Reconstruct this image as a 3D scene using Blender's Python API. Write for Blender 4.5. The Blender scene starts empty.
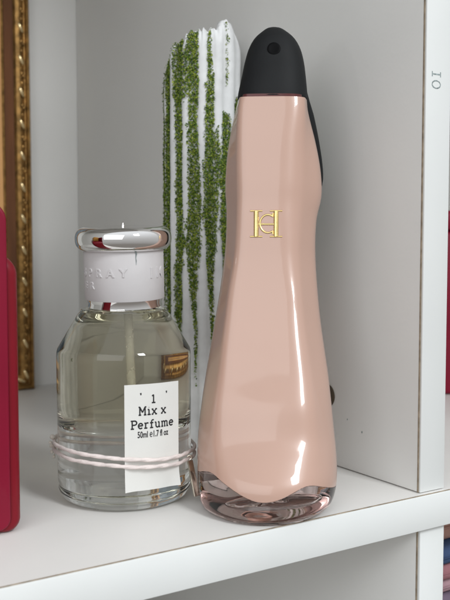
import bpy, bmesh, math, random
from mathutils import Vector, Matrix, noise

random.seed(7)
R = math.radians
sc = bpy.context.scene
COL = sc.collection

# ------------------------------------------------------------------ helpers
def link(o, parent=None):
    COL.objects.link(o)
    if parent is not None:
        o.parent = parent
    return o

def obj(name, bm, mat, parent=None, smooth=True, angle=40):
    me = bpy.data.meshes.new(name)
    bm.to_mesh(me); bm.free()
    if smooth:
        me.polygons.foreach_set('use_smooth', [True] * len(me.polygons))
        if angle:
            me.set_sharp_from_angle(angle=R(angle))
    if mat: me.materials.append(mat)
    return link(bpy.data.objects.new(name, me), parent)

def thing(name, label, cat, loc=(0, 0, 0), rotz=0, group=None):
    o = bpy.data.objects.new(name, None)
    o.empty_display_size = 0.01
    o.location = loc; o.rotation_euler = (0, 0, rotz)
    o['label'] = label; o['category'] = cat
    if group: o['group'] = group
    return link(o)

def recalc(bm):
    bmesh.ops.recalc_face_normals(bm, faces=bm.faces[:])
    return bm

def box(bm, x0, x1, y0, y1, z0, z1, bev=0, seg=2):
    r = bmesh.ops.create_cube(bm, size=1)
    vs = r['verts']
    for v in vs:
        v.co = Vector(((x0 + x1) / 2 + v.co.x * (x1 - x0), (y0 + y1) / 2 + v.co.y * (y1 - y0), (z0 + z1) / 2 + v.co.z * (z1 - z0)))
    if bev:
        es = list({e for v in vs for e in v.link_edges})
        bmesh.ops.bevel(bm, geom=es, offset=bev, segments=seg, profile=.5, affect='EDGES')
    return bm

def lathe(bm, prof, seg=96, a0=0.0, a1=2 * math.pi, sx=1, sy=1):
    """prof: list of (r, z); r == 0 makes a pole"""
    full = abs(a1 - a0 - 2 * math.pi) < 1e-6
    n = seg if full else seg + 1
    rings = []
    for r, z in prof:
        if r <= 1e-9:
            rings.append([bm.verts.new((0, 0, z))])
        else:
            rings.append([bm.verts.new((sx * r * math.cos(a0 + (a1 - a0) * k / seg), sy * r * math.sin(a0 + (a1 - a0) * k / seg), z)) for k in range(n)])
    for a, b in zip(rings, rings[1:]):
        m = seg if full else seg
        for k in range(m):
            k2 = (k + 1) % n
            if len(a) == 1 and len(b) == 1: continue
            if len(a) == 1: bm.faces.new((a[0], b[k2], b[k]))
            elif len(b) == 1: bm.faces.new((a[k], a[k2], b[0]))
            else: bm.faces.new((a[k], a[k2], b[k2], b[k]))
    return bm

def tube(bm, pts, rad, seg=8, cap=True):
    pts = [Vector(p) for p in pts]
    rs = rad if isinstance(rad, (list, tuple)) else [rad] * len(pts)
    rings = []; up = None
    for i, p in enumerate(pts):
        t = (pts[min(i + 1, len(pts) - 1)] - pts[max(i - 1, 0)]).normalized()
        if up is None:
            up = t.orthogonal().normalized()
        up = (up - t * up.dot(t)).normalized()
        w = t.cross(up)
        rings.append([bm.verts.new(p + (up * math.cos(a) + w * math.sin(a)) * rs[i]) for a in [2 * math.pi * k / seg for k in range(seg)]])
    for a, b in zip(rings, rings[1:]):
        for k in range(seg):
            bm.faces.new((a[k], a[(k + 1) % seg], b[(k + 1) % seg], b[k]))
    if cap:
        bm.faces.new(rings[0][::-1]); bm.faces.new(rings[-1])
    return bm

def ball(bm, c, r, sub=2, sc_=(1, 1, 1), rot=None):
    q = bmesh.ops.create_icosphere(bm, subdivisions=sub, radius=r)
    for v in q['verts']:
        p = Vector((v.co.x * sc_[0], v.co.y * sc_[1], v.co.z * sc_[2]))
        if rot: p = rot @ p
        v.co = p + Vector(c)
    return q['verts']

def lerp(tab, x, k):
    if x <= tab[0][0]: return tab[0][k]
    for a, b in zip(tab, tab[1:]):
        if x <= b[0]:
            t = (x - a[0]) / (b[0] - a[0])
            return a[k] + (b[k] - a[k]) * t
    return tab[-1][k]

def hermite(tab, x, k):
    """smooth (monotone-ish cubic) interpolation of column k over column 0"""
    n = len(tab)
    if x <= tab[0][0]: return tab[0][k]
    if x >= tab[-1][0]: return tab[-1][k]
    for i in range(n - 1):
        if x <= tab[i + 1][0]:
            x0, x1 = tab[i][0], tab[i + 1][0]; h = x1 - x0
            y0, y1 = tab[i][k], tab[i + 1][k]
            d = (y1 - y0) / h
            m0 = d if i == 0 else (y1 - tab[i - 1][k]) / (x1 - tab[i - 1][0])
            m1 = d if i == n - 2 else (tab[i + 2][k] - y0) / (tab[i + 2][0] - x0)
            t = (x - x0) / h
            return (2*t**3 - 3*t*t + 1) * y0 + (t**3 - 2*t*t + t) * h * m0 + (-2*t**3 + 3*t*t) * y1 + (t**3 - t*t) * h * m1

# ------------------------------------------------------------------ materials
def mat(name, col, rough=.5, metal=0, bump=0, bscale=400, vary=0, vscale=30, coat=0, trans=0, ior=1.45, spec=None, island=None, stretch=None):
    m = bpy.data.materials.new(name); m.use_nodes = True
    nt = m.node_tree; N = nt.nodes; b = N['Principled BSDF']
    b.inputs['Base Color'].default_value = (*col, 1)
    b.inputs['Roughness'].default_value = rough
    b.inputs['Metallic'].default_value = metal
    b.inputs['Coat Weight'].default_value = coat
    b.inputs['Coat Roughness'].default_value = .04
    b.inputs['Transmission Weight'].default_value = trans
    b.inputs['IOR'].default_value = ior
    if spec is not None: b.inputs['Specular IOR Level'].default_value = spec
    tc = N.new('ShaderNodeTexCoord'); src = tc.outputs['Object']
    if stretch:
        mp = N.new('ShaderNodeMapping'); mp.inputs['Scale'].default_value = stretch
        nt.links.new(src, mp.inputs['Vector']); src = mp.outputs['Vector']
    if vary:
        n = N.new('ShaderNodeTexNoise'); n.inputs['Scale'].default_value = vscale; n.inputs['Detail'].default_value = 5
        nt.links.new(src, n.inputs['Vector'])
        rp = N.new('ShaderNodeValToRGB')
        rp.color_ramp.elements[0].position = .3; rp.color_ramp.elements[1].position = .7
        rp.color_ramp.elements[0].color = (*[c * (1 - vary) for c in col], 1)
        rp.color_ramp.elements[1].color = (*[min(1, c * (1 + vary * .6)) for c in col], 1)
        nt.links.new(n.outputs['Fac'], rp.inputs['Fac'])
        nt.links.new(rp.outputs['Color'], b.inputs['Base Color'])
        r2 = N.new('ShaderNodeMapRange'); r2.inputs['To Min'].default_value = max(.02, rough - .06); r2.inputs['To Max'].default_value = rough + .08
        nt.links.new(n.outputs['Fac'], r2.inputs['Value']); nt.links.new(r2.outputs['Result'], b.inputs['Roughness'])
        if coat:
            n3 = N.new('ShaderNodeTexNoise'); n3.inputs['Scale'].default_value = 90; n3.inputs['Detail'].default_value = 6
            nt.links.new(src, n3.inputs['Vector'])
            r3 = N.new('ShaderNodeMapRange'); r3.inputs['From Min'].default_value = .4; r3.inputs['From Max'].default_value = .75; r3.inputs['To Min'].default_value = .03; r3.inputs['To Max'].default_value = .16
            nt.links.new(n3.outputs['Fac'], r3.inputs['Value']); nt.links.new(r3.outputs['Result'], b.inputs['Coat Roughness'])
    if island:
        g = N.new('ShaderNodeNewGeometry'); rp = N.new('ShaderNodeValToRGB')
        els = rp.color_ramp.elements
        els[0].color = (*island[0], 1); els[1].color = (*island[-1], 1)
        for i, c in enumerate(island[1:-1]):
            e = els.new((i + 1) / (len(island) - 1)); e.color = (*c, 1)
        nt.links.new(g.outputs['Random Per Island'], rp.inputs['Fac'])
        nt.links.new(rp.outputs['Color'], b.inputs['Base Color'])
    if bump:
        n = N.new('ShaderNodeTexNoise'); n.inputs['Scale'].default_value = bscale; n.inputs['Detail'].default_value = 4
        nt.links.new(src, n.inputs['Vector'])
        bp = N.new('ShaderNodeBump'); bp.inputs['Strength'].default_value = bump; bp.inputs['Distance'].default_value = .0003
        nt.links.new(n.outputs['Fac'], bp.inputs['Height']); nt.links.new(bp.outputs['Normal'], b.inputs['Normal'])
    return m

def glass(name, col=(1, 1, 1), ior=1.5, rough=0.0, density=0, vcol=(1, 1, 1)):
    m = bpy.data.materials.new(name); m.use_nodes = True
    nt = m.node_tree; N = nt.nodes
    N.remove(N['Principled BSDF'])
    g = N.new('ShaderNodeBsdfGlass'); g.inputs['Color'].default_value = (*col, 1); g.inputs['IOR'].default_value = ior; g.inputs['Roughness'].default_value = rough
    nt.links.new(g.outputs['BSDF'], N['Material Output'].inputs['Surface'])
    if density:
        a = N.new('ShaderNodeVolumeAbsorption'); a.inputs['Color'].default_value = (*vcol, 1); a.inputs['Density'].default_value = density
        nt.links.new(a.outputs['Volume'], N['Material Output'].inputs['Volume'])
    return m

M = dict(
    laminate=mat('white_laminate', (.715, .705, .68), .42, vary=.06, vscale=11, bump=.12, bscale=700),
    panel=mat('side_laminate', (.755, .755, .735), .45, vary=.05, vscale=8, bump=.12, bscale=700),
    edge=mat('edge_band', (.785, .81, .80), .38, vary=.03, vscale=25, bump=.05, bscale=700),
    seam=mat('glue_seam', (.33, .27, .20), .7, vary=.4, vscale=300),
    stamp=mat('stamp_ink', (.30, .35, .35), .8, vary=.5, vscale=900),
    brown=mat('brown_plastic', (.075, .055, .035), .5, vary=.2, vscale=200),
    glass=glass('clear_glass', (.985, .992, .985), 1.5),
    liquid=glass('pale_liquid', (1, 1, 1), 1.36 / 1.5, 0, 19, (.83, .75, .42)),
    chrome=mat('chrome', (.83, .82, .81), .045, 1, bump=.05, bscale=350),
    band=mat('white_band', (.60, .585, .59), .5, bump=.06, bscale=1600, vary=.04, vscale=120),
    ink=mat('ink', (.015, .015, .017), .6, vary=.2, vscale=500),
    paper=mat('paper', (.72, .72, .69), .7, bump=.1, bscale=2500, vary=.02, vscale=100),
    cord=mat('cotton_cord', (.78, .70, .67), .85, bump=.6, bscale=2200, vary=.15, vscale=250),
    knot=mat('cord_fray', (.80, .76, .68), .8, bump=.5, bscale=2500, vary=.1, vscale=300),
    tubep=mat('tube_plastic', (.85, .84, .78), .25, vary=.05, vscale=200, trans=.6, ior=1.05),
    silver=mat('silver', (.72, .66, .56), .22, 1, bump=.25, bscale=600, vary=.2, vscale=300),
    pink=mat('pink_lacquer', (.515, .332, .262), .3, coat=.6, vary=.02, vscale=30, bump=.05, bscale=140),
    toe=glass('pink_tinted_glass', (.99, .97, .965), 1.5, .0, 11, (.93, .60, .55)),
    air=glass('sparkle_bubble', (1, 1, 1), 1 / 1.5),
    black=mat('matte_black', (.010, .011, .012), .6, spec=.25, bump=.08, bscale=1500, vary=.15, vscale=80),
    gloss_black=mat('gloss_black', (.008, .008, .009), .3, vary=.1, vscale=100),
    hole=mat('hole_shade', (.0015, .0015, .002), .5, spec=.1, vary=.1, vscale=100),  # darkness of a hole put into a deeper black
    rose_dark=mat('dark_rose', (.10, .025, .025), .3, vary=.1, vscale=200),
    gold=mat('gold', (.80, .60, .26), .22, 1, bump=.1, bscale=700, vary=.06, vscale=300),
    ceramic=mat('white_ceramic', (.76, .775, .78), .5, bump=.35, bscale=500, vary=.10, vscale=160),
    moss=mat('moss', (.06, .12, .02), .8, island=[(.022, .055, .006), (.065, .14, .012), (.16, .25, .022), (.36, .42, .06), (.04, .09, .010)]),
    gilt=mat('antique_gilt', (.34, .19, .06), .36, .75, bump=.7, bscale=420, vary=.55, vscale=240),
    gilt_hi=mat('bright_gilt', (.85, .66, .36), .25, .9, bump=.2, bscale=500, vary=.15, vscale=300),
    gilt_dark=mat('brown_gilt', (.16, .06, .02), .4, .3, bump=.3, bscale=400, vary=.4, vscale=120, stretch=(1, 1, .1)),
    canvas=mat('picture', (.75, .40, .15), .6, vary=.35, vscale=30, stretch=(1, 1, .25)),
    bounce_damper=mat('bounce_damper', (.20, .24, .27), .6, vary=.5, vscale=40),  # grey of the added sheet that damps orange bounce
    crimson=mat('crimson_lacquer', (.20, .004, .013), .35, coat=.15, spec=.25, vary=.12, vscale=40),
    magenta=mat('magenta_lacquer', (.215, .004, .024), .35, coat=.15, spec=.25, vary=.12, vscale=30),
    orange=mat('label_orange', (.62, .30, .05), .4, vary=.2, vscale=60),
)
def cloth_mat(name, c): return mat(name, c, .9, bump=.5, bscale=1500, vary=.25, vscale=70)

# ------------------------------------------------------------------ text and stroke glyphs
def text_mesh(s, size, depth=0.0, spacing=1.0, bold=0):
    cu = bpy.data.curves.new('t', 'FONT'); cu.body = s; cu.size = size; cu.extrude = depth
    cu.align_x = 'CENTER'; cu.align_y = 'CENTER'; cu.space_character = spacing; cu.offset = bold
    if depth: cu.bevel_depth = depth * .5; cu.bevel_resolution = 1
    o = bpy.data.objects.new('t', cu); COL.objects.link(o)
    dg = bpy.context.evaluated_depsgraph_get()
    me = bpy.data.meshes.new_from_object(o.evaluated_get(dg))
    bpy.data.objects.remove(o); bpy.data.curves.remove(cu)
    bm = bmesh.new(); bm.from_mesh(me); bpy.data.meshes.remove(me)
    return bm

def arc(cx, cy, rx, ry, a0, a1, n=14):
    return [(cx + rx * math.cos(R(a0 + (a1 - a0) * k / n)), cy + ry * math.sin(R(a0 + (a1 - a0) * k / n))) for k in range(n + 1)]

S = .17  # serif half length
GLYPH = {  # slab-serif strokes, cap height 1, x-height .66: (advance, strokes)
    '1': (.60, [[(.3, 0), (.3, 1)], [(.3, 1), (.1, .84)], [(.06, 0), (.54, 0)]]),
    'I': (.60, [[(.3, 0), (.3, 1)], [(.08, 0), (.52, 0)], [(.08, 1), (.52, 1)]]),
    '0': (.78, [arc(.38, .5, .32, .5, 0, 360, 26)]),
    'M': (1.0, [[(.16, 0), (.16, 1)], [(.16, 1), (.5, .32)], [(.5, .32), (.84, 1)], [(.84, 1), (.84, 0)], [(0, 0), (.32, 0)], [(.68, 0), (1, 0)], [(0, 1), (.18, 1)], [(.82, 1), (1, 1)]]),
    'i': (.50, [[(.25, 0), (.25, .64)], [(.08, .64), (.25, .64)], [(.04, 0), (.46, 0)], [(.25, .9), (.25, .93)]]),
    'x': (.72, [[(.1, 0), (.6, .64)], [(.1, .64), (.6, 0)], [(0, 0), (.22, 0)], [(.48, 0), (.72, 0)], [(0, .64), (.22, .64)], [(.48, .64), (.72, .64)]]),
    'P': (.82, [[(.18, 0), (.18, 1)], [(0, 0), (.40, 0)], [(0, 1), (.5, 1)], arc(.48, .74, .27, .26, 90, -90), [(.48, .48), (.18, .48)]]),
    'e': (.70, [[(.07, .34), (.60, .34)], arc(.335, .32, .27, .33, 4, 318, 22)]),
    'r': (.66, [[(.2, 0), (.2, .64)], [(.04, .64), (.2, .64)], [(.02, 0), (.42, 0)], arc(.42, .38, .22, .27, 178, 50, 10)]),
    'f': (.58, [[(.24, 0), (.24, .76)], arc(.44, .76, .2, .22, 180, 60, 8), [(.04, .62), (.48, .62)], [(.04, 0), (.46, 0)]]),
    'u': (.82, [[(.18, .64), (.18, .22)], arc(.4, .24, .22, .25, 180, 330, 12), [(.62, .64), (.62, 0)], [(.02, .64), (.18, .64)], [(.46, .64), (.62, .64)], [(.62, 0), (.78, 0)]]),
    'm': (1.08, [[(.16, 0), (.16, .64)], [(.02, .64), (.16, .64)], arc(.34, .44, .18, .21, 170, 0, 10), [(.52, .44), (.52, 0)], arc(.7, .44, .18, .21, 170, 0, 10), [(.88, .44), (.88, 0)], [(.02, 0), (.30, 0)], [(.42, 0), (.64, 0)], [(.78, 0), (1.02, 0)]]),
    ' ': (.36, []),
}
def strokes_bm(s, size, w, flat=.35, gap=.12):
    adv = sum(GLYPH[c][0] + gap for c in s) - gap
    bm = bmesh.new(); x = -adv / 2
    for c in s:
        a, ss = GLYPH[c]
        for st in ss:
            tube(bm, [((x + p[0]) * size, (p[1] - .4) * size, 0) for p in st], w, 6)
        x += a + gap
    for v in bm.verts: v.co.z *= flat
    return recalc(bm)

# ------------------------------------------------------------------ bookcase
case = thing('bookcase', 'white laminate bookcase whose shelf and upright board hold the bottles', 'bookcase')
TOP, LOW, LEFT, RIGHT, BACK = .40, -.17, -.30, .30, .2994
def board(name, a, m=M['laminate'], bev=.0005): return obj(name, box(bmesh.new(), *a, bev=bev), m, case, True, 30)
board('shelf', (LEFT, RIGHT, -.0021, BACK, -.0127, 0))
board('shelf', (LEFT, RIGHT, -.0021, BACK, TOP, TOP + .0127))  # upper board out of view, added to shade the compartment
board('shelf', (LEFT, RIGHT, -.0021, BACK, LOW - .0127, LOW))
for z0, z1 in ((.0003, TOP - .0003), (LOW + .0003, -.0130)):
    dv = board('divider', (0, .0124, .0003, BACK, z0, z1), M['panel'])
    obj('edge_band', box(bmesh.new(), .0002, .0122, -.0006 if z0 > 0 else -.0009, .00028, z0, z1, .00025, 2), M['edge'], dv)
    obj('seam', box(bmesh.new(), -.00007, .0003, .0002, .0008, z0, z1), M['seam'], dv, False)
board('side_panel', (LEFT - .0124, LEFT - .0003, 0, BACK, LOW - .0127, TOP + .0127), M['panel'])  # left panel out of view, added for occlusion
board('side_panel', (RIGHT + .0003, RIGHT + .0124, 0, BACK, LOW - .0127, TOP + .0127), M['panel'])
board('back_panel', (LEFT - .0124, RIGHT + .0124, BACK + .0004, BACK + .004, LOW - .0127, TOP + .0127), M['panel'], 0)
for i, z in enumerate((0, TOP + .0127, LOW)):
    sh = [c for c in case.children if c.name.startswith('shelf')][i]
    obj('edge_band', box(bmesh.new(), LEFT, RIGHT, -.0030, -.00212, z - .0125, z - .0002, .0003, 2), M['edge'], sh)
    obj('seam', box(bmesh.new(), LEFT, RIGHT, -.0024, -.0020, z - .0003, z + .00003), M['seam'], sh, False)
# stamped mark on the front edge of the divider
ub = [c for c in case.children if c.name.startswith('divider')][0]
band0 = [c for c in ub.children if c.name.startswith('edge_band')][0]
sb = strokes_bm('I0', .0040, .00030, .2, .20)
for v in sb.verts:
    x, y, z = v.co
    jit = .00012 * noise.noise(Vector((x * 2500, y * 2500, 3)))
    v.co = Vector((.0043 + y + .0004 + jit, -.00058 - z, .1451 - x + jit))
obj('stamped_mark', sb, M['stamp'], ub)
# cam cover on the side of the divider
cb = lathe(bmesh.new(), [(.0046, 0), (.0046, .0004), (.0040, .0008), (.0018, .0009), (0, .0009)], 32)
for v in cb.verts: v.co = Vector((-v.co.z, v.co.x + .0508, v.co.y + .0277))
obj('screw_cover', recalc(cb), M['brown'], ub)
# small nicks on the panel
for y, z, r in ((.030, .0165, .0004), (.0385, .020, .0003)):
    nb = bmesh.new(); ball(nb, (-.00005, y, z), r, 1, (.25, 1, 1.3))
    obj('nick', nb, M['stamp'], ub)

# ------------------------------------------------------------------ clear perfume bottle
BR = .0233
bt = thing('perfume_bottle', 'round clear glass perfume bottle with chrome rimmed cap and typed white label', 'bottle', (-.0881, .0552, .0001), R(-26.1))
# local axes: -Y faces the photographer's side, +X to the right
def lathe_obj(name, prof, m, parent, seg=128, angle=35):
    return obj(name, recalc(lathe(bmesh.new(), prof, seg)), m, parent, True, angle)
outer = [(0, .0014), (.012, .0011), (.0162, .0003), (.0180, 0), (.0200, .0003), (.0218, .0014), (.0228, .0032), (.0231, .0042), (.02285, .0050), (.02285, .0056), (.0232, .0064), (.0233, .009), (.0233, .050), (.0232, .0513), (.0229, .0524), (.0224, .0532),
         (.0159, .0641), (.0153, .0647), (.0150, .0651), (.0150, .0656), (.0146, .0659), (.0112, .0660), (0, .0660)]
lathe_obj('glass_body', outer, M['glass'], bt)
inner = [(0, .0265), (.006, .0262), (.014, .0252), (.0178, .0252), (.0196, .0266), (.0204, .0290), (.0205, .032), (.0205, .0485), (.0203, .0498), (.0198, .0508), (.0125, .0625), (.0112, .0634), (.0105, .0638), (0, .0638)]
lathe_obj('liquid', inner, M['liquid'], bt)
tb = tube(bmesh.new(), [(.001 + .0012 * t / 9, .001, .0634 - .0345 * t / 9) for t in range(10)], .0011, 16)
obj('dip_tube', tb, M['tubep'], bt)

cap = lathe_obj('cap', [(0, .0656), (.0110, .0656), (.0126, .0659), (.0129, .0664), (.0127, .0676), (.0131, .0690), (.0133, .0698), (.0134, .086), (.0128, .0872), (0, .0874)], M['chrome'], bt)
prof = []
for k in range(41):
    a = -math.pi / 2 + math.pi * k / 40
    prof.append((.0124 + .0042 * math.copysign(abs(math.cos(a)) ** .85, math.cos(a)), .0898 + .0041 * math.copysign(abs(math.sin(a)) ** .85, math.sin(a))))
prof = [(0, .0858)] + prof + [(.009, .0938), (.004, .0937), (0, .0937)]
lathe_obj('cap_rim', prof, M['chrome'], cap, 128, 60)
nb = bmesh.new(); tube(nb, [(0, 0, .0936), (0, 0, .0944), (0, 0, .0951)], [.0007, .0005, .0002], 10)
obj('spray_tip', nb, M['chrome'], cap)
# white sleeve, open to the right where the chrome shows
def cyl(p, r0):  # (angle*r0 lateral, z, depth) -> wrapped around the bottle axis; angle 0 faces -Y
    a = p[0] / r0
    r = r0 + p[2]
    return Vector((r * math.sin(a), -r * math.cos(a), p[1]))
bb = bmesh.new(); n = 120; BRAD = .01385
ring = []
for k in range(n + 1):
    a = R(-262 + (340) * k / n)
    zz = .00015 * noise.noise(Vector((a * 3, 0, 0)))
    ring.append([bb.verts.new((r * math.sin(a), -r * math.cos(a), z)) for r, z in ((.01345, .0693), (BRAD - .0001, .0692), (BRAD, .0694), (BRAD + .00006, .0778 + zz), (BRAD, .0861 + zz), (BRAD - .0001, .0863 + zz), (.01345, .0862))])
for a, b in zip(ring, ring[1:]):
    for i in range(6): bb.faces.new((a[i], b[i], b[i + 1], a[i + 1]))
bb.faces.new(ring[0][::-1]); bb.faces.new(ring[-1])
band = obj('cap_band', recalc(bb), M['band'], cap, True, 50)
let = bmesh.new()
def stamp_letter(ch, deg, z, size):
    b = text_mesh(ch, size, .00016, 1, .00003)
    for v in b.verts: v.co = cyl((v.co.x + R(deg) * BRAD, v.co.y + z, v.co.z + .0001), BRAD)
    me = bpy.data.meshes.new('x'); b.to_mesh(me); b.free(); let.from_mesh(me); bpy.data.meshes.remove(me)
for ch, deg in zip('SPRAY', (-69, -54.5, -37.5, -19.5, -1.5)): stamp_letter(ch, deg, .0788, .0038)
for ch, deg in (('E', -66), ('R', -51)): stamp_letter(ch, deg, .0745, .0032)
for ch, deg in (('I', 40), ('M', 58)): stamp_letter(ch, deg, .0784, .0050)
obj('raised_lettering', let, M['band'], band, True, 30)
cr = bmesh.new()
tube(cr, [cyl((R(d) * BRAD, z, .00003), BRAD) for d, z in [(16, .0861), (17.2, .0853), (16.4, .0840), (16.8, .0828), (16.5, .0815)]], [.00035, .00030, .00016, .00018, .00006], 6)
obj('scuff', cr, M['stamp'], band)
cap.rotation_euler = (R(3.5), R(-1.2), 0)
cap.location = (.0019, .0044, 0.0006)

# typed paper label, bowed and laid against the glass
lab_a = R(23); CR = .0330
def card(x, z, d=0):  # x along the card, z height, d outwards
    a = x / CR
    d = d + .0011 * max(0, (abs(x) / .0097 - .55) / .45) ** 2 * max(0, (.0150 - z) / .0072) ** 1.5 + .0003 * max(0, (abs(x) / .0097 - .6) / .4) ** 2
    lx = (CR + d) * math.sin(a); ly = -(CR + d) * math.cos(a) + CR - BR - .0004
    return Vector((lx * math.cos(lab_a) - ly * math.sin(lab_a), lx * math.sin(lab_a) + ly * math.cos(lab_a), z))
W2, Z0, Z1 = .0097, .0078, .0428
pb = bmesh.new(); g = []
for i in range(17):
    x = -W2 + 2 * W2 * i / 16
    g.append([[pb.verts.new(card(x, Z0 + (Z1 - Z0) * j / 8 , d)) for j in range(9)] for d in (0, .00022)])
for i in range(16):
    for j in range(8):
        pb.faces.new((g[i][1][j], g[i+1][1][j], g[i+1][1][j+1], g[i][1][j+1]))
        pb.faces.new((g[i][0][j], g[i][0][j+1], g[i+1][0][j+1], g[i+1][0][j]))
    for j in (0, 8):
        pb.faces.new((g[i][0][j], g[i+1][0][j], g[i+1][1][j], g[i][1][j]))
for i in (0, 16):
    for j in range(8): pb.faces.new((g[i][0][j], g[i][1][j], g[i][1][j+1], g[i][0][j+1]))
label = obj('label', recalc(pb), M['paper'], bt, True, 30)
tx = bmesh.new()
def add_text(b, x, z, d=.00026):
    for v in b.verts: v.co = card(v.co.x + x, v.co.y + z, d + v.co.z)
    me = bpy.data.meshes.new('x'); b.to_mesh(me); b.free(); tx.from_mesh(me); bpy.data.meshes.remove(me)
add_text(strokes_bm('1', .0026, .00024, .3), .0001, .0376)
add_text(strokes_bm('Mix x', .0026, .00024, .3, .11), -.0002, .0338)
add_text(strokes_bm('Perfume', .0026, .00024, .3, .09), .0000, .0294)
fl = text_mesh('50ml \u212e1.7 fl oz', .0029, .00004, 1.0, .00003)
for v in fl.verts: v.co.x *= .62
add_text(fl, .0000, .0262)
add_text(text_mesh('--- .. .', .0012, .00002, .9), .0006, .0178, .0003)
for sx in (-1, 1):
    b = bmesh.new(); tube(b, [(0, .0004, 0), (.00005, -.0003, 0)], [.00030, .00018], 6)
    for v in b.verts: v.co.z *= .3
    add_text(b, sx * .0046 + .0003, .0396)
obj('lettering', tx, M['ink'], label, True, 30)

# ------------------------------------------------------------------ cord with charm round the clear bottle
cd = thing('cord', 'pale cotton cord wound twice around the clear bottle with a silver charm', 'cord', (-.0881, .0552, .0), R(-26.1))
def cord_r(a):
    d = math.degrees(a)
    r = BR + .0009
    if -5 < d < 55:   # rides over the bowed label
        r += .0014 * max(0, math.sin(math.pi * (d + 5) / 60)) ** .8
    return r
for zl, zr, ph in ((.0205, .0172, 0.4), (.0179, .0149, 2.0)):
    pts = []
    for k in range(145):
        a = R(-180 + 2.5 * k)
        r = cord_r(a) + .00015 * math.sin(9 * a + ph)
        z = zl + (zr - zl) * (1 + math.sin(a)) / 2 + .0003 * noise.noise(Vector((a * 3, ph, 0)))
        pts.append((r * math.sin(a), -r * math.cos(a), z))
    # two-ply twist
    b = bmesh.new()
    for q in (0, math.pi):
        tp = []
        for i, p in enumerate(pts):
            v = Vector(p); out = Vector((v.x, v.y, 0)).normalized()
            t = i * .62 + q
            tp.append(v + out * (.00012 * math.cos(t) + .00022) + Vector((0, 0, .00017 * math.sin(t))))
        tube(b, tp, .00057, 8, False)
    obj('strand', b, M['cord'], cd, True, 0)
kb = bmesh.new()
for dx, dz, r in ((-.0248, .0228, .00075), (-.0256, .0208, .0005), (-.0252, .0196, .00055), (-.0250, .0178, .0005), (-.0244, .0160, .00042), (-.0240, .0213, .0005)):
    ball(kb, (dx, -.002 + random.uniform(-.001, .001), dz - .001), r * 1.35, 2, (1, 1, random.uniform(.8, 1.3)))
    tube(kb, [(dx, -.002, dz - .001), (-.0236, -.003, .0180)], [.00022, .0003], 6)
obj('knot', kb, M['knot'], cd)

c0, c1 = Vector((.0219, -.0118, .0150)), Vector((.0243, -.0140, .0022))
cbm = bmesh.new()
box(cbm, -.00135, .00135, -.00045, .00045, -.0062, .0062, .0004, 2)
box(cbm, -.00085, .00085, -.0006, -.00046, -.0054, .0050, .0001, 1)
ax = (c0 - c1).normalized(); q = ax.to_track_quat('Z', 'Y').to_matrix()
for v in cbm.verts: v.co = q @ v.co + (c0 + c1) / 2
ln = bmesh.new()
tube(ln, [c0 + Vector((.0007 * math.cos(t), 0, .0007 * math.sin(t) + .0006)) for t in [2 * math.pi * k / 16 for k in range(17)]], .00022, 7)
chm = obj('charm', recalc(cbm), M['silver'], cd)
obj('ring', ln, M['silver'], chm)

# ------------------------------------------------------------------ tall pink bottle shaped like a high-heeled shoe
pk = thing('perfume_bottle', 'tall pink shoe shaped perfume bottle with black heel top and gold emblem', 'bottle', (-.0551, .0181, .0001), R(-35.3))
# z, left, right, centre depth, front thickness, back thickness, ridge left, ridge right, roundness(1 = ellipse)
PT = [
 (.0000, -.0178, .0192, .000, .0212, .0160, -.0100, .0110, 1.0),
 (.0012, -.0200, .0217, .000, .0226, .0180, -.0110, .0120, 1.0),
 (.0030, -.0210, .0234, .000, .0233, .0192, -.0120, .0130, 1.0),
 (.0070, -.0217, .0248, .001, .0236, .0195, -.0135, .0145, .95),
 (.0118, -.0220, .0252, .002, .0238, .0190, -.0150, .0155, .85),
 (.0183, -.0221, .0250, .0035, .0211, .0180, -.0158, .0158, .70),
 (.0249, -.0219, .0244, .005, .0182, .0170, -.0155, .0155, .50),
 (.0349, -.0208, .0235, 0.0075, .0170, .0155, -.0146, .0145, .28),
 (.0435, -.0197, .0227, 0.0104, .0158, .0145, -.0133, .0137, .15),
 (.0517, -.0184, .0216, 0.0131, .0150, .0138, -.0125, .0128, .08),
 (.0619, -.0168, .0203, 0.0163, .0142, .0130, -.0115, .0118, .04),
 (.0722, -.0152, .0194, 0.0191, .0136, .0122, -.0104, .0111, 0),
 (.0827, -.0139, .0188, 0.0214, .0132, .0118, -.0087, .0102, 0),
 (.0916, -.0133, .0188, 0.0228, .0130, .0115, -.0080, .0102, 0),
 (.0987, -.0132, .0194, 0.0239, .0130, .0112, -.0077, .0102, 0),
 (.1041, -.0134, .0207, 0.0248, .0130, .0110, -.0075, .0103, 0),
 (.1088, -.0137, .0211, 0.0254, .0130, .0108, -.0075, .0105, 0),
 (.1169, -.0134, .0205, 0.0264, .0128, .0104, -.0078, .0109, 0),
 (.1262, -.0124, .0188, 0.0274, .0124, .0098, -.0080, .0116, 0),
 (.1373, -.0101, .0160, 0.0286, .0117, .0090, -.0082, .0138, .05),
 (.1412, -.0091, .0156, 0.0290, .0114, .0086, -.0081, .0140, .1),
]
def zm(z): return z if z < .08 else .08 + (z - .08) * .973
PT = [(zm(r[0]),) + r[1:] for r in PT]
TZ = zm(.1412)
NS = 96
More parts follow.
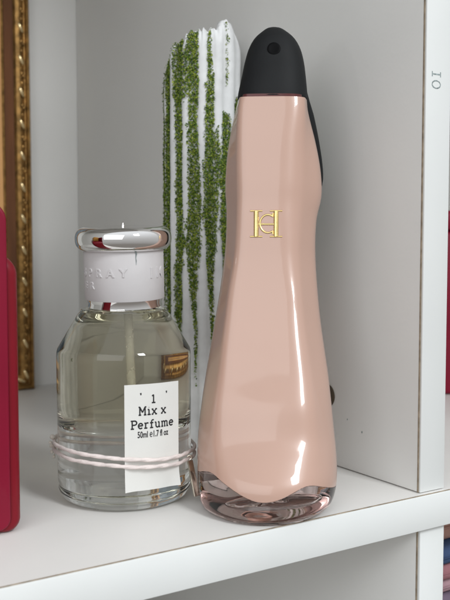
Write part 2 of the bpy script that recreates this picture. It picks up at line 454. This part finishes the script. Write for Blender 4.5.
def section(z):
    xl, xr, D, tf, tb, rl, rr, ro = [hermite(PT, z, k) for k in range(1, 9)]
    cx = (xl + xr) / 2
    rl = max(rl, xl + .0006); rr = min(rr, xr - .0006)
    P = [(xl, D + .003 * (1 - ro)), (rl, D - tf), (rr, D - tf), (xr, D + .001), (cx + (xr - cx) * .62, D + tb), (cx + (xl - cx) * .62, D + tb)]
    F = [.36, .13, .18 + .14 * max(0, min(1, (z - .07) / .03)), .36, .48, .48]
    cv = []
    n = len(P)
    for i in range(n):
        p = Vector(P[i]); a = Vector(P[i - 1]); b = Vector(P[(i + 1) % n])
        s = p + (a - p) * F[i]; e = p + (b - p) * F[i]
        for k in range(9):
            t = k / 8
            cv.append(s * (1 - t) ** 2 + p * 2 * t * (1 - t) + e * t * t)
    c = Vector((cx, D))
    # resample by angle round the centre (front = -Y)
    out = []
    m = len(cv)
    for k in range(NS):
        a = 2 * math.pi * k / NS
        d = Vector((math.sin(a), -math.cos(a)))
        best = None
        for i in range(m):
            p, q_ = cv[i] - c, cv[(i + 1) % m] - c
            e = q_ - p
            den = d.x * e.y - d.y * e.x
            if abs(den) < 1e-15: continue
            t = (p.x * e.y - p.y * e.x) / den
            u = (p.x * d.y - p.y * d.x) / den
            if t > 0 and -1e-6 <= u <= 1 + 1e-6:
                best = t if best is None else max(best, t)
        pt = d * best
        el = Vector(((xr - cx) * math.sin(a), -(tf if math.cos(a) > 0 else tb) * math.cos(a)))
        out.append(pt * (1 - ro) + el * ro)
    mn = min(p.x for p in out); mx = max(p.x for p in out)
    res = []
    for p in out:
        x = p.x * ((xr - cx) / mx if p.x > 0 else (xl - cx) / mn)
        res.append((cx + x, D + p.y))
    return res
ZS = [0, .0005, .0012, .002] + [.003 + i * .0013 for i in range(107)]
ZS = [z for z in ZS if z < TZ - .0003] + [TZ]
SEC = [section(z) for z in ZS]
def surf(z, k):
    for i in range(len(ZS) - 1):
        if z <= ZS[i + 1]:
            t = (z - ZS[i]) / (ZS[i + 1] - ZS[i])
            a, b = SEC[i][k % NS], SEC[i + 1][k % NS]
            return Vector((a[0] + (b[0] - a[0]) * t, a[1] + (b[1] - a[1]) * t, z))
    a = SEC[-1][k % NS]; return Vector((a[0], a[1], z))
ZB = [(-.0222, .0118), (-.0185, .0142), (-.0155, .0146), (-.012, .0126), (-.006, .0093), (-.001, .0078), (.004, .0082), (.0085, .0100), (.014, .0122), (.019, .0108), (.0245, .0082)]
def zb(k):
    a = 2 * math.pi * k / NS
    x = surf(.01, k).x
    zf = hermite(ZB, x, 1)
    w = max(0, min(1, (math.cos(a) + .35) / .35))
    return zf * w + .0065 * (1 - w)
zbk = [zb(k) for k in range(NS)]
zbk = [(zbk[k - 1] + 2 * zbk[k] + zbk[(k + 1) % NS]) / 4 for k in range(NS)]
# pink body
b = bmesh.new(); rings = []
NR = 110
for j in range(NR + 1):
    t = (j / NR) ** 1.05
    rings.append([b.verts.new(surf(zbk[k] + (TZ - zbk[k]) * t, k)) for k in range(NS)])
for p, q_ in zip(rings, rings[1:]):
    for k in range(NS): b.faces.new((p[k], p[(k + 1) % NS], q_[(k + 1) % NS], q_[k]))
def fan(b, ring, c, steps=4, lift=0.0):
    prev = ring
    for s in range(1, steps):
        t = s / steps
        cur = [b.verts.new(v.co.lerp(c, t) + Vector((0, 0, lift * math.sin(math.pi * t)))) for v in ring]
        for k in range(len(ring)): b.faces.new((prev[k], cur[k], cur[(k + 1) % len(ring)], prev[(k + 1) % len(ring)]))
        prev = cur
    cv = b.verts.new(c)
    for k in range(len(ring)): b.faces.new((prev[k], cv, prev[(k + 1) % len(ring)]))
fan(b, rings[0], Vector((.0015, .001, .0085)), 6)
fan(b, rings[-1], Vector((.0033, .029, TZ + .0003)), 3)
obj('body', recalc(b), M['pink'], pk, True, 60)
# clear tinted toe below the lacquer
b = bmesh.new(); rings = []
for j in range(19):
    t = (j / 18) ** 1.3
    rings.append([b.verts.new(surf((zbk[k] - .00012) * t, k)) for k in range(NS)])
for p, q_ in zip(rings, rings[1:]):
    for k in range(NS): b.faces.new((p[k], p[(k + 1) % NS], q_[(k + 1) % NS], q_[k]))
fan(b, rings[-1], Vector((.0015, .001, .0083)), 6)
fan(b, rings[0], Vector((.0006, 0, .0004)), 4)
obj('toe', recalc(b), M['toe'], pk, True, 60)
b = bmesh.new(); ball(b, (.0035, -.0055, .0040), 1, 4, (.0125, .0095, .0022), Matrix.Rotation(R(-6), 3, 'Y'))  # bubble added inside the toe glass to make it sparkle
for v in b.verts: v.co.z += .0004 * noise.noise(v.co * 220)
obj('sparkle_bubble', b, M['air'], pk, True, 0)
# recessed collar
b = bmesh.new()
base = section(TZ)
r0 = [b.verts.new((.0033 + (x - .0033) * .90, .029 + (y - .029) * .93, TZ - .0002)) for x, y in base]
r1 = [b.verts.new((.0033 + (x - .0033) * .90, .029 + (y - .029) * .93, TZ + .0011)) for x, y in base]
for k in range(NS): b.faces.new((r0[k], r0[(k + 1) % NS], r1[(k + 1) % NS], r1[k]))
b.faces.new(r0[::-1]); b.faces.new(r1)
obj('collar', recalc(b), M['rose_dark'], pk, True, 40)
# black heel top: z, left, right, centre depth, front, back
CT = [(.1416, -.0094, .0160, 0.0296, .0113, .0120), (.1445, -.0090, .0158, 0.0299, .0111, .0120), (.1505, -.0078, .0153, 0.0311, .0106, .0118), (.1563, -.0067, .0146, 0.0328, .0100, .0110), (.1609, -.0054, .0134, 0.0338, .0092, .0100), (.1647, -.0034, .0113, 0.0344, .0078, .0084), (.1674, -.0006, .0084, 0.0349, .0055, .0060), (.1688, .0014, .0062, 0.0350, .0032, .0036), (.1692, .0030, .0044, 0.0350, .0012, .0014)]
CT = [(TZ + .0004 + (r[0] - .1416) * .985,) + r[1:] for r in CT]
b = bmesh.new(); rings = []
zs = [.1416, .1419] + [.1425 + i * .0012 for i in range(18)] + [.1644, .1655, .1665, .1674, .1681, .1686, .1690, .1692]
for i, z in enumerate(zs):
    z = TZ + .0004 + (z - .1416) * .985
    xl, xr, D, tf, tb = [hermite(CT, z, k) for k in range(1, 6)]
    cx = (xl + xr) / 2; s = .985 if i == 0 else 1
    rg = []
    for k in range(NS):
        a = 2 * math.pi * k / NS
        e = 2 / 2.5
        sx, cy = math.sin(a), math.cos(a)
        rg.append(b.verts.new((cx + s * (xr - cx) * math.copysign(abs(sx) ** e, sx), D - s * (tf if cy > 0 else tb) * math.copysign(abs(cy) ** e, cy), z)))
    rings.append(rg)
for p, q_ in zip(rings, rings[1:]):
    for k in range(NS): b.faces.new((p[k], p[(k + 1) % NS], q_[(k + 1) % NS], q_[k]))
b.faces.new(rings[0][::-1]); b.faces.new(rings[-1])
heel_top = obj('heel_top', recalc(b), M['black'], pk, True, 50)
# small recessed stud near the tip of the heel top; hole's shade put into its colour
sd = lathe(bmesh.new(), [(0, .0004), (.0009, .0004), (.0013, .0006), (.0016, .0006), (.0018, .0003), (.0018, -.0006)], 28)
sz = .1572
sy = hermite(CT, sz, 3) - hermite(CT, sz, 4)
for v in sd.verts: v.co = Vector((v.co.x * 1.3 + .0037, -v.co.z * .6 + sy + v.co.y * .34, v.co.y * 1.3 + sz))
obj('hole_disc', recalc(sd), M['hole'], heel_top)
# stiletto heel: back strip running down behind the body to the shelf
HT = [(0.0, .0035, .0040, 0.0590, .0035), (.004, .0035, .0036, 0.0588, .0032), (.03, .0035, .0034, 0.0575, .0030), (.06, .0038, .0040, 0.0555, .0036), (.085, .0042, .0075, 0.0488, .0050), (.098, .0044, .0110, 0.0448, .0062), (.106, 0.0050, 0.0150, 0.0420, .0068), (.111, 0.0056, 0.0166, 0.0408, .0072), (.1169, 0.0060, 0.0164, 0.0400, .0074), (.1262, 0.0060, 0.0151, 0.0392, .0076), (.1373, 0.0056, 0.0132, 0.0382, .0080), (.1425, 0.0052, 0.0120, 0.0376, .0080), (.153, .0044, .0098, .0360, .0060)]
HT = [(zm(r[0]),) + r[1:] for r in HT]
def heel_piece(name, za, zb_, m):
    b = bmesh.new(); rings = []
    for i in range(41):
        z = za + (zb_ - za) * i / 40
        cx, hw, D, t = [hermite(HT, z, k) for k in range(1, 5)]
        rings.append([b.verts.new((cx + hw * math.sin(2 * math.pi * k / 40), D - t * math.cos(2 * math.pi * k / 40), z)) for k in range(40)])
    for p, q_ in zip(rings, rings[1:]):
        for k in range(40): b.faces.new((p[k], p[(k + 1) % 40], q_[(k + 1) % 40], q_[k]))
    b.faces.new(rings[0][::-1]); b.faces.new(rings[-1])
    return obj(name, recalc(b), m, pk, True, 50)
heel_piece('heel', .0702, zm(.1525), M['black'])
heel_piece('stiletto', 0, .0700, M['pink'])
# gold emblem: serif H with a C looped through it
em = bmesh.new()
def stroke(pts, w): tube(em, [(x, y, 0) for x, y in pts], w, 8)
for x in (-.0034, .0034):
    for k in range(5): pass
    stroke([(x, -.0044), (x, .0044)], .00085)
    for y in (-.0044, .0044): stroke([(x - .0021, y), (x + .0021, y)], .00026)
stroke([(-.0034, -.0002), (.0034, -.0002)], .00032)
stroke(arc(.0006, 0, .0027, .0031, 52, 308, 24), .00032)
for s in (-1, 1): stroke([(.0022, .0024 * s), (.0023, .0036 * s)], .00030)
for v in em.verts:
    z = .0952 + v.co.y; x = .0011 + v.co.x
    # front surface depth at this x and height
    ring_ = [surf(z, k) for k in range(-20, 21)]
    y = None
    for p, q_ in zip(ring_, ring_[1:]):
        if (p.x - x) * (q_.x - x) <= 0:
            t = 0 if p.x == q_.x else (x - p.x) / (q_.x - p.x); y = p.y + (q_.y - p.y) * t; break
    v.co = Vector((x, y - v.co.z * .55 - .0001, z))
obj('emblem', recalc(em), M['gold'], pk, True, 50)

# ------------------------------------------------------------------ fluted white column flecked with moss
vs = thing('fluted_column', 'white fluted column with ragged top flecked with green moss behind both bottles', 'ornament', (-.0204, .1135, .0001), R(-31.4))
VR, NF = .0164, 14
def vtop(a):  # ragged top edge; a = 0 faces the front, positive to the right
    x = math.sin(a)
    front = max(0, math.cos(a))
    z = lerp([(-1, .165), (-.80, .1735), (-.35, .1775), (.15, .1790), (.45, .1800), (.58, .1838), (.78, .1846), (.92, .1825), (1, .176)], x, 1)
    return z + .0013 * noise.noise(Vector((a * 6, 1.7, 0))) + .0011 * noise.noise(Vector((a * 17, 4.7, 0))) - (1 - front) * .002
def vrad(a, z):
    f = math.cos(NF * a)
    return VR + .0010 * (abs(f) ** .7 * math.copysign(1, f)) * .5 + .00035 * noise.noise(Vector((math.sin(a) * 3, math.cos(a) * 3, z * 60)))
b = bmesh.new(); NA = 300; NZ = 70; rings = []
for j in range(NZ + 1):
    t = j / NZ
    rg = []
    for k in range(NA):
        a = 2 * math.pi * k / NA
        z = vtop(a) * t
        r = vrad(a, z) * (1.0 if z > .004 else .97)
        r -= .0018 * max(0, (t - .965) / .035) ** 2
        rg.append(b.verts.new((r * math.sin(a), -r * math.cos(a), z)))
    rings.append(rg)
for p, q_ in zip(rings, rings[1:]):
    for k in range(NA): b.faces.new((p[k], p[(k + 1) % NA], q_[(k + 1) % NA], q_[k]))
rim = []
for s, dz in ((.80, -.0002), (.68, -.004), (.62, -.02)):
    rim.append([b.verts.new((v.co.x * s, v.co.y * s, v.co.z + dz)) for v in rings[-1]])
for p, q_ in zip([rings[-1]] + rim, rim):
    for k in range(NA): b.faces.new((p[k], p[(k + 1) % NA], q_[(k + 1) % NA], q_[k]))
b.faces.new(rim[-1]); b.faces.new(rings[0][::-1])
obj('column_body', recalc(b), M['ceramic'], vs, True, 60)
mb = bmesh.new(); cnt = 0; tries = 0
def moss_density(a, z):
    zt = vtop(a); x = math.sin(a)
    groove = .5 - .5 * math.cos(NF * a)           # 1 in the grooves
    n1 = noise.noise(Vector((math.sin(a) * 2.2 + 5, math.cos(a) * 2.2, z * 22)))
    n2 = noise.noise(Vector((a * 9, z * 60, 9.1)))
    n3 = noise.noise(Vector((round(a * NF / (2 * math.pi)) * 7.3, z * 14, 2.2)))
    n4 = noise.noise(Vector((a * 30, z * 260, 4.4)))
    d = groove ** 1.2 * 1.75 + .80 * n1 + .55 * n2 + .60 * n3 + .35 * n4 - .10
    lo = .070 + .035 * n3                          # thins out towards the foot
    if z < lo: d -= (lo - z) * 45
    if z > zt - .006: d -= .25
    if x > .30 and z > .146 + .012 * n2 + .02 * (x - .7): d -= 1.6   # bare upper right
    if -.05 < x < .30 and z > .160 + .014 * n2: d -= .7
    if x < -.1 and z > .150: d += .45
    if x > .30 and .085 < z < .140: d += .45
    return d
while cnt < 44000 and tries < 700000:
    tries += 1
    a = random.uniform(-math.pi, math.pi)
    if math.cos(a) < -.2 and random.random() < .8: continue
    z = random.uniform(.02, vtop(a) - .0004)
    if moss_density(a, z) < random.uniform(.25, .75): continue
    r = vrad(a, z) + random.uniform(.0000, .0010)
    if z > vtop(a) - .004: r -= .0006
    c = Vector((r * math.sin(a), -r * math.cos(a), z))
    s = random.uniform(.00022, .00056)
    nrm = Vector((math.sin(a), -math.cos(a), random.uniform(-.2, .8))).normalized()
    nrm = (nrm + Vector((random.gauss(0, .5), random.gauss(0, .5), random.gauss(0, .5)))).normalized()
    u = nrm.orthogonal().normalized(); w = nrm.cross(u); ph = random.uniform(0, 6.28)
    u, w = u * math.cos(ph) + w * math.sin(ph), w * math.cos(ph) - u * math.sin(ph)
    q4 = [c + u * s * 1.3, c + w * s * .7 + nrm * s * .3, c - u * s, c - w * s * .7 + nrm * s * .3]
    mb.faces.new([mb.verts.new(p) for p in q4]); cnt += 1
obj('moss', mb, M['moss'], vs, False)

# ------------------------------------------------------------------ gilt picture frame leaning at the back
fr = thing('picture_frame', 'ornate antique gold picture frame standing at the back left of the shelf', 'picture frame', (-.0346, .2872, .0002), 0)
fr.rotation_euler = (R(-.3), 0, 0)
FW, FH, MW = .145, .285, .0160
def side(name, L, place, mat_=M['gilt']):
    # profile across the moulding: (distance from outer edge, -height towards viewer)
    pr = [(0, .010), (0, .0010), (.0010, -.0004), (.0024, -.0006), (.0030, .0008), (.0036, .0010), (.0052, -.0008), (.0072, -.0016), (.0092, -.0010), (.0100, .0008), (.0108, .0020), (.0125, .0034), (.0142, .0048), (.0150, .0044), (.0160, .0052), (.0160, .010)]
    b = bmesh.new()
    ends = []
    for e in (0, 1):
        ends.append([b.verts.new(place(d, h, d if e == 0 else L - d)) for d, h in pr])
    n = len(pr)
    for i in range(n): b.faces.new((ends[0][i], ends[0][(i + 1) % n], ends[1][(i + 1) % n], ends[1][i]))
    b.faces.new(ends[0]); b.faces.new(ends[1][::-1])
    m = obj(name, recalc(b), mat_, fr, True, 30)
    # dark cove strip, beads
    b = bmesh.new(); d0, d1 = .0102, .0148
    for e in (0,):
        A = [b.verts.new(place(d0, .00085, d0)), b.verts.new(place(d1, .0041, d1)), b.verts.new(place(d1, .0041, L - d1)), b.verts.new(place(d0, .00085, L - d0))]
        b.faces.new(A)
    obj('cove', b, M['gilt_dark'], m, False)
    b = bmesh.new(); b2 = bmesh.new()
    s = .0095
    while s < L - .008:
        tmp = bmesh.new()
        ball(tmp, (0, 0, 0), .0019, 2, (.62, .55, 1.75), Matrix.Rotation(R(-24), 3, 'Y'))
        for v in tmp.verts: v.co = place(.0062 - v.co.x, -.0012 + v.co.y, s + v.co.z)
        me = bpy.data.meshes.new('x'); tmp.to_mesh(me); tmp.free(); b.from_mesh(me); bpy.data.meshes.remove(me)
        for t_, dd, rr in ((.0052, .0056, .0013), (.0080, .0068, .0016), (.0108, .0056, .0013), (.0136, .0066, .0014), (.0066, .0080, .0010), (.0094, .0046, .0010), (.0122, .0080, .0010), (.003, .0084, .0009), (.016, .0048, .0009)):
            if s + t_ > L - .006: continue
            tmp = bmesh.new(); ball(tmp, (0, 0, 0), rr, 2, (.9, .6, 1.1))
            for v in tmp.verts: v.co = place(dd - v.co.x, -.0006 + v.co.y, s + t_ + v.co.z)
            me = bpy.data.meshes.new('x'); tmp.to_mesh(me); tmp.free(); b2.from_mesh(me); bpy.data.meshes.remove(me)
        s += .0188
    obj('beading', b, M['gilt_hi'], m)
    obj('carving', b2, M['gilt'], m)
side('moulding', FH, lambda d, h, s: Vector((-d, h, s)))
side('moulding', FH, lambda d, h, s: Vector((-FW + d, h, FH - s)))
side('moulding', FW, lambda d, h, s: Vector((-s, h, d)))
side('moulding', FW, lambda d, h, s: Vector((-FW + s, h, FH - d)))
b = bmesh.new(); box(b, -FW + .0158, -.0158, .0056, .0066, .0158, FH - .0158)
obj('picture', b, M['canvas'], fr, False)
b = bmesh.new(); box(b, -FW + .0205, -.0205, .0050, .00555, .0205, FH - .0205)
obj('bounce_damper', b, M['bounce_damper'], fr, False)  # unseen grey sheet added over the orange to cut its bounce
b = bmesh.new(); box(b, -FW + .002, -.002, .0101, .0108, .002, FH - .002)
obj('backing_board', b, M['brown'], fr, False)

# ------------------------------------------------------------------ red bottle at the left edge
rd = thing('perfume_bottle', 'glossy crimson slab bottle with rounded corners cut off by the left edge', 'bottle', (-.1382, .0402, .0001), R(-18.2))
def slab(name, x0, x1, y0, y1, z0, z1, rx, m, bev=.0016, parent=rd, rbot=None):
    """upright slab with rounded silhouette corners, extruded in depth"""
    rb = rbot or rx
    prof = []
    for cx, cz, a0, rr in ((x1 - rb, z0 + rb, -90, rb), (x1 - rx, z1 - rx, 0, rx), (x0 + rx, z1 - rx, 90, rx), (x0 + rb, z0 + rb, 180, rb)):
        prof += [(cx + rr * math.cos(R(a0 + 90 * k / 12)), cz + rr * math.sin(R(a0 + 90 * k / 12))) for k in range(13)]
    b = bmesh.new()
    fa = [b.verts.new((x, y0, z)) for x, z in prof]; fb = [b.verts.new((x, y1, z)) for x, z in prof]
    n = len(prof)
    for k in range(n): b.faces.new((fa[k], fa[(k + 1) % n], fb[(k + 1) % n], fb[k]))
    f1 = b.faces.new(fa[::-1]); f2 = b.faces.new(fb)
    recalc(b)
    bmesh.ops.bevel(b, geom=list(f1.edges) + list(f2.edges), offset=bev, segments=4, profile=.5, affect='EDGES')
    return obj(name, b, m, parent, True, 50)
slab('body', -.048, .0062, -.0030, .016, 0, .0850, .0062, M['crimson'], .0024, rbot=.0045)
slab('front_panel', -.0460, .0034, -.0044, -.0031, .0012, .1010, .0060, M['magenta'], .0008, rbot=.004)
b = bmesh.new(); box(b, -.040, -.0052, .0000, .012, .0852, .1010, .0015, 3)
obj('cap', b, M['orange'], rd)
# ------------------------------------------------------------------ next compartments
mg = thing('storage_tin', 'magenta tin standing in the compartment right of the upright board', 'tin', (.176, .150, .0001), R(-40))
b = bmesh.new(); box(b, -.032, .032, -.020, .020, 0, .096, .003, 3); obj('tin_body', b, M['magenta'], mg)
b = bmesh.new(); box(b, -.033, .033, -.021, .021, .0962, .108, .003, 3); obj('lid', b, M['magenta'], mg)

layers = [('tan pink folded cloth on top of the stack below the shelf', (.46, .26, .21), -.0300, .0135),
          ('navy blue folded cloth second in the stack below the shelf', (.05, .085, .18), -.0372, .0070),
          ('dusty rose folded cloth under the navy cloth in the stack', (.34, .15, .17), -.0446, .0072),
          ('pale mauve folded cloth in the middle of the stack', (.38, .24, .27), -.0508, .0060),
          ('grey purple folded cloth under the pale mauve cloth', (.16, .12, .17), -.0572, .0062),
          ('plum pink folded cloth near the bottom edge of the photo', (.30, .11, .17), -.0648, .0074),
          ]
z = -.0648
for i, (lb, c, z0, h) in enumerate(layers):
    t = thing('folded_cloth', lb, 'cloth', (.105, .115, z0), R(random.uniform(-1.5, 1.5)), 'folded cloths stacked below the shelf')
    b = bmesh.new()
    hx, hy = .088 + random.uniform(-.0015, .0015), .098 + random.uniform(-.002, .002)
    hh = h - .0002
    prof = [(0, 0)] ; 
    nx, ny = 24, 24
    box(b, -hx, hx, -hy, hy, 0, hh, hh * .42, 4)
    for v in b.verts:
        v.co.y += .0014 * noise.noise(Vector((v.co.x * 60, i * 3.1, v.co.z * 40)))
    f = obj('fold', b, cloth_mat('cloth_%d' % i, c), t, True, 60)
    b = bmesh.new(); box(b, -hx + .001, hx - .001, -hy - .0006, -hy + .004, hh * .46, hh * .54, .0002, 1)
    obj('hem', b, cloth_mat('hem_%d' % i, [k * .93 for k in c]), t, True, 60)
t = thing('storage_box', 'dark cloth covered box under the stack of folded cloths', 'box', (.105, .115, LOW + .0002), 0)
b = bmesh.new(); box(b, -.090, .090, -.100, .100, 0, .0900, .003, 3); obj('box_body', b, cloth_mat('box_cloth', (.2, .15, .17)), t)
b = bmesh.new(); box(b, -.091, .091, -.101, .101, .0902, -.0650 - LOW - .0002, .002, 3); obj('lid', b, cloth_mat('lid_cloth', (.25, .18, .2)), t)

# ------------------------------------------------------------------ world, lights, camera
w = bpy.data.worlds.new('World'); sc.world = w; w.use_nodes = True
nt = w.node_tree; bg = nt.nodes['Background']
tc = nt.nodes.new('ShaderNodeTexCoord'); sp = nt.nodes.new('ShaderNodeSeparateXYZ'); rp = nt.nodes.new('ShaderNodeValToRGB')
mr = nt.nodes.new('ShaderNodeMapRange'); mr.inputs['From Min'].default_value = -1; mr.inputs['From Max'].default_value = 1
nt.links.new(tc.outputs['Generated'], sp.inputs[0]); nt.links.new(sp.outputs['Z'], mr.inputs['Value']); nt.links.new(mr.outputs['Result'], rp.inputs['Fac'])
e = rp.color_ramp.elements
e[0].position = .25; e[0].color = (.16, .15, .14, 1)
e[1].position = .9; e[1].color = (.62, .64, .66, 1)
e2 = e.new(.5); e2.color = (.34, .34, .34, 1)
nt.links.new(rp.outputs['Color'], bg.inputs['Color']); bg.inputs['Strength'].default_value = 1.47

def area(name, loc, target, sx, sy, power, col):
    l = bpy.data.lights.new(name, 'AREA'); l.shape = 'RECTANGLE'; l.size = sx; l.size_y = sy; l.energy = power; l.color = col
    o = bpy.data.objects.new(name, l); COL.objects.link(o); o.location = loc
    o.rotation_euler = (Vector(target) - Vector(loc)).to_track_quat('-Z', 'Y').to_euler()
    return o
area('window_light', (.08, -1.25, 1.03), (-.06, .05, .09), .30, .42, 12.3, (.96, .985, 1))

area('fill_light', (-1.05, -.75, .55), (-.03, .10, .08), 1.1, .9, 5.2, (.985, .985, 1))  # fill lamp without a real source, added to brighten the divider

cam = bpy.data.cameras.new('Camera'); co = bpy.data.objects.new('Camera', cam); COL.objects.link(co)
co.location = (-.2213, -.2166, .0880)
co.rotation_euler = (R(90 - 3.638), 0, R(-32.8))
cam.sensor_fit = 'VERTICAL'; cam.sensor_height = 36; cam.lens = 865 / 600 * 36
cam.clip_start = .01; cam.clip_end = 50
cam.dof.use_dof = True; cam.dof.focus_distance = .30; cam.dof.aperture_fstop = 26
sc.camera = co
sc.view_settings.view_transform = 'Standard'; sc.view_settings.look = 'None'; sc.view_settings.exposure = 0
sc.render.engine = 'CYCLES'
sc.cycles.max_bounces = 16; sc.cycles.transmission_bounces = 14; sc.cycles.glossy_bounces = 6; sc.cycles.diffuse_bounces = 5
sc.cycles.use_denoising = True
sc.cycles.caustics_refractive = True; sc.cycles.caustics_reflective = True
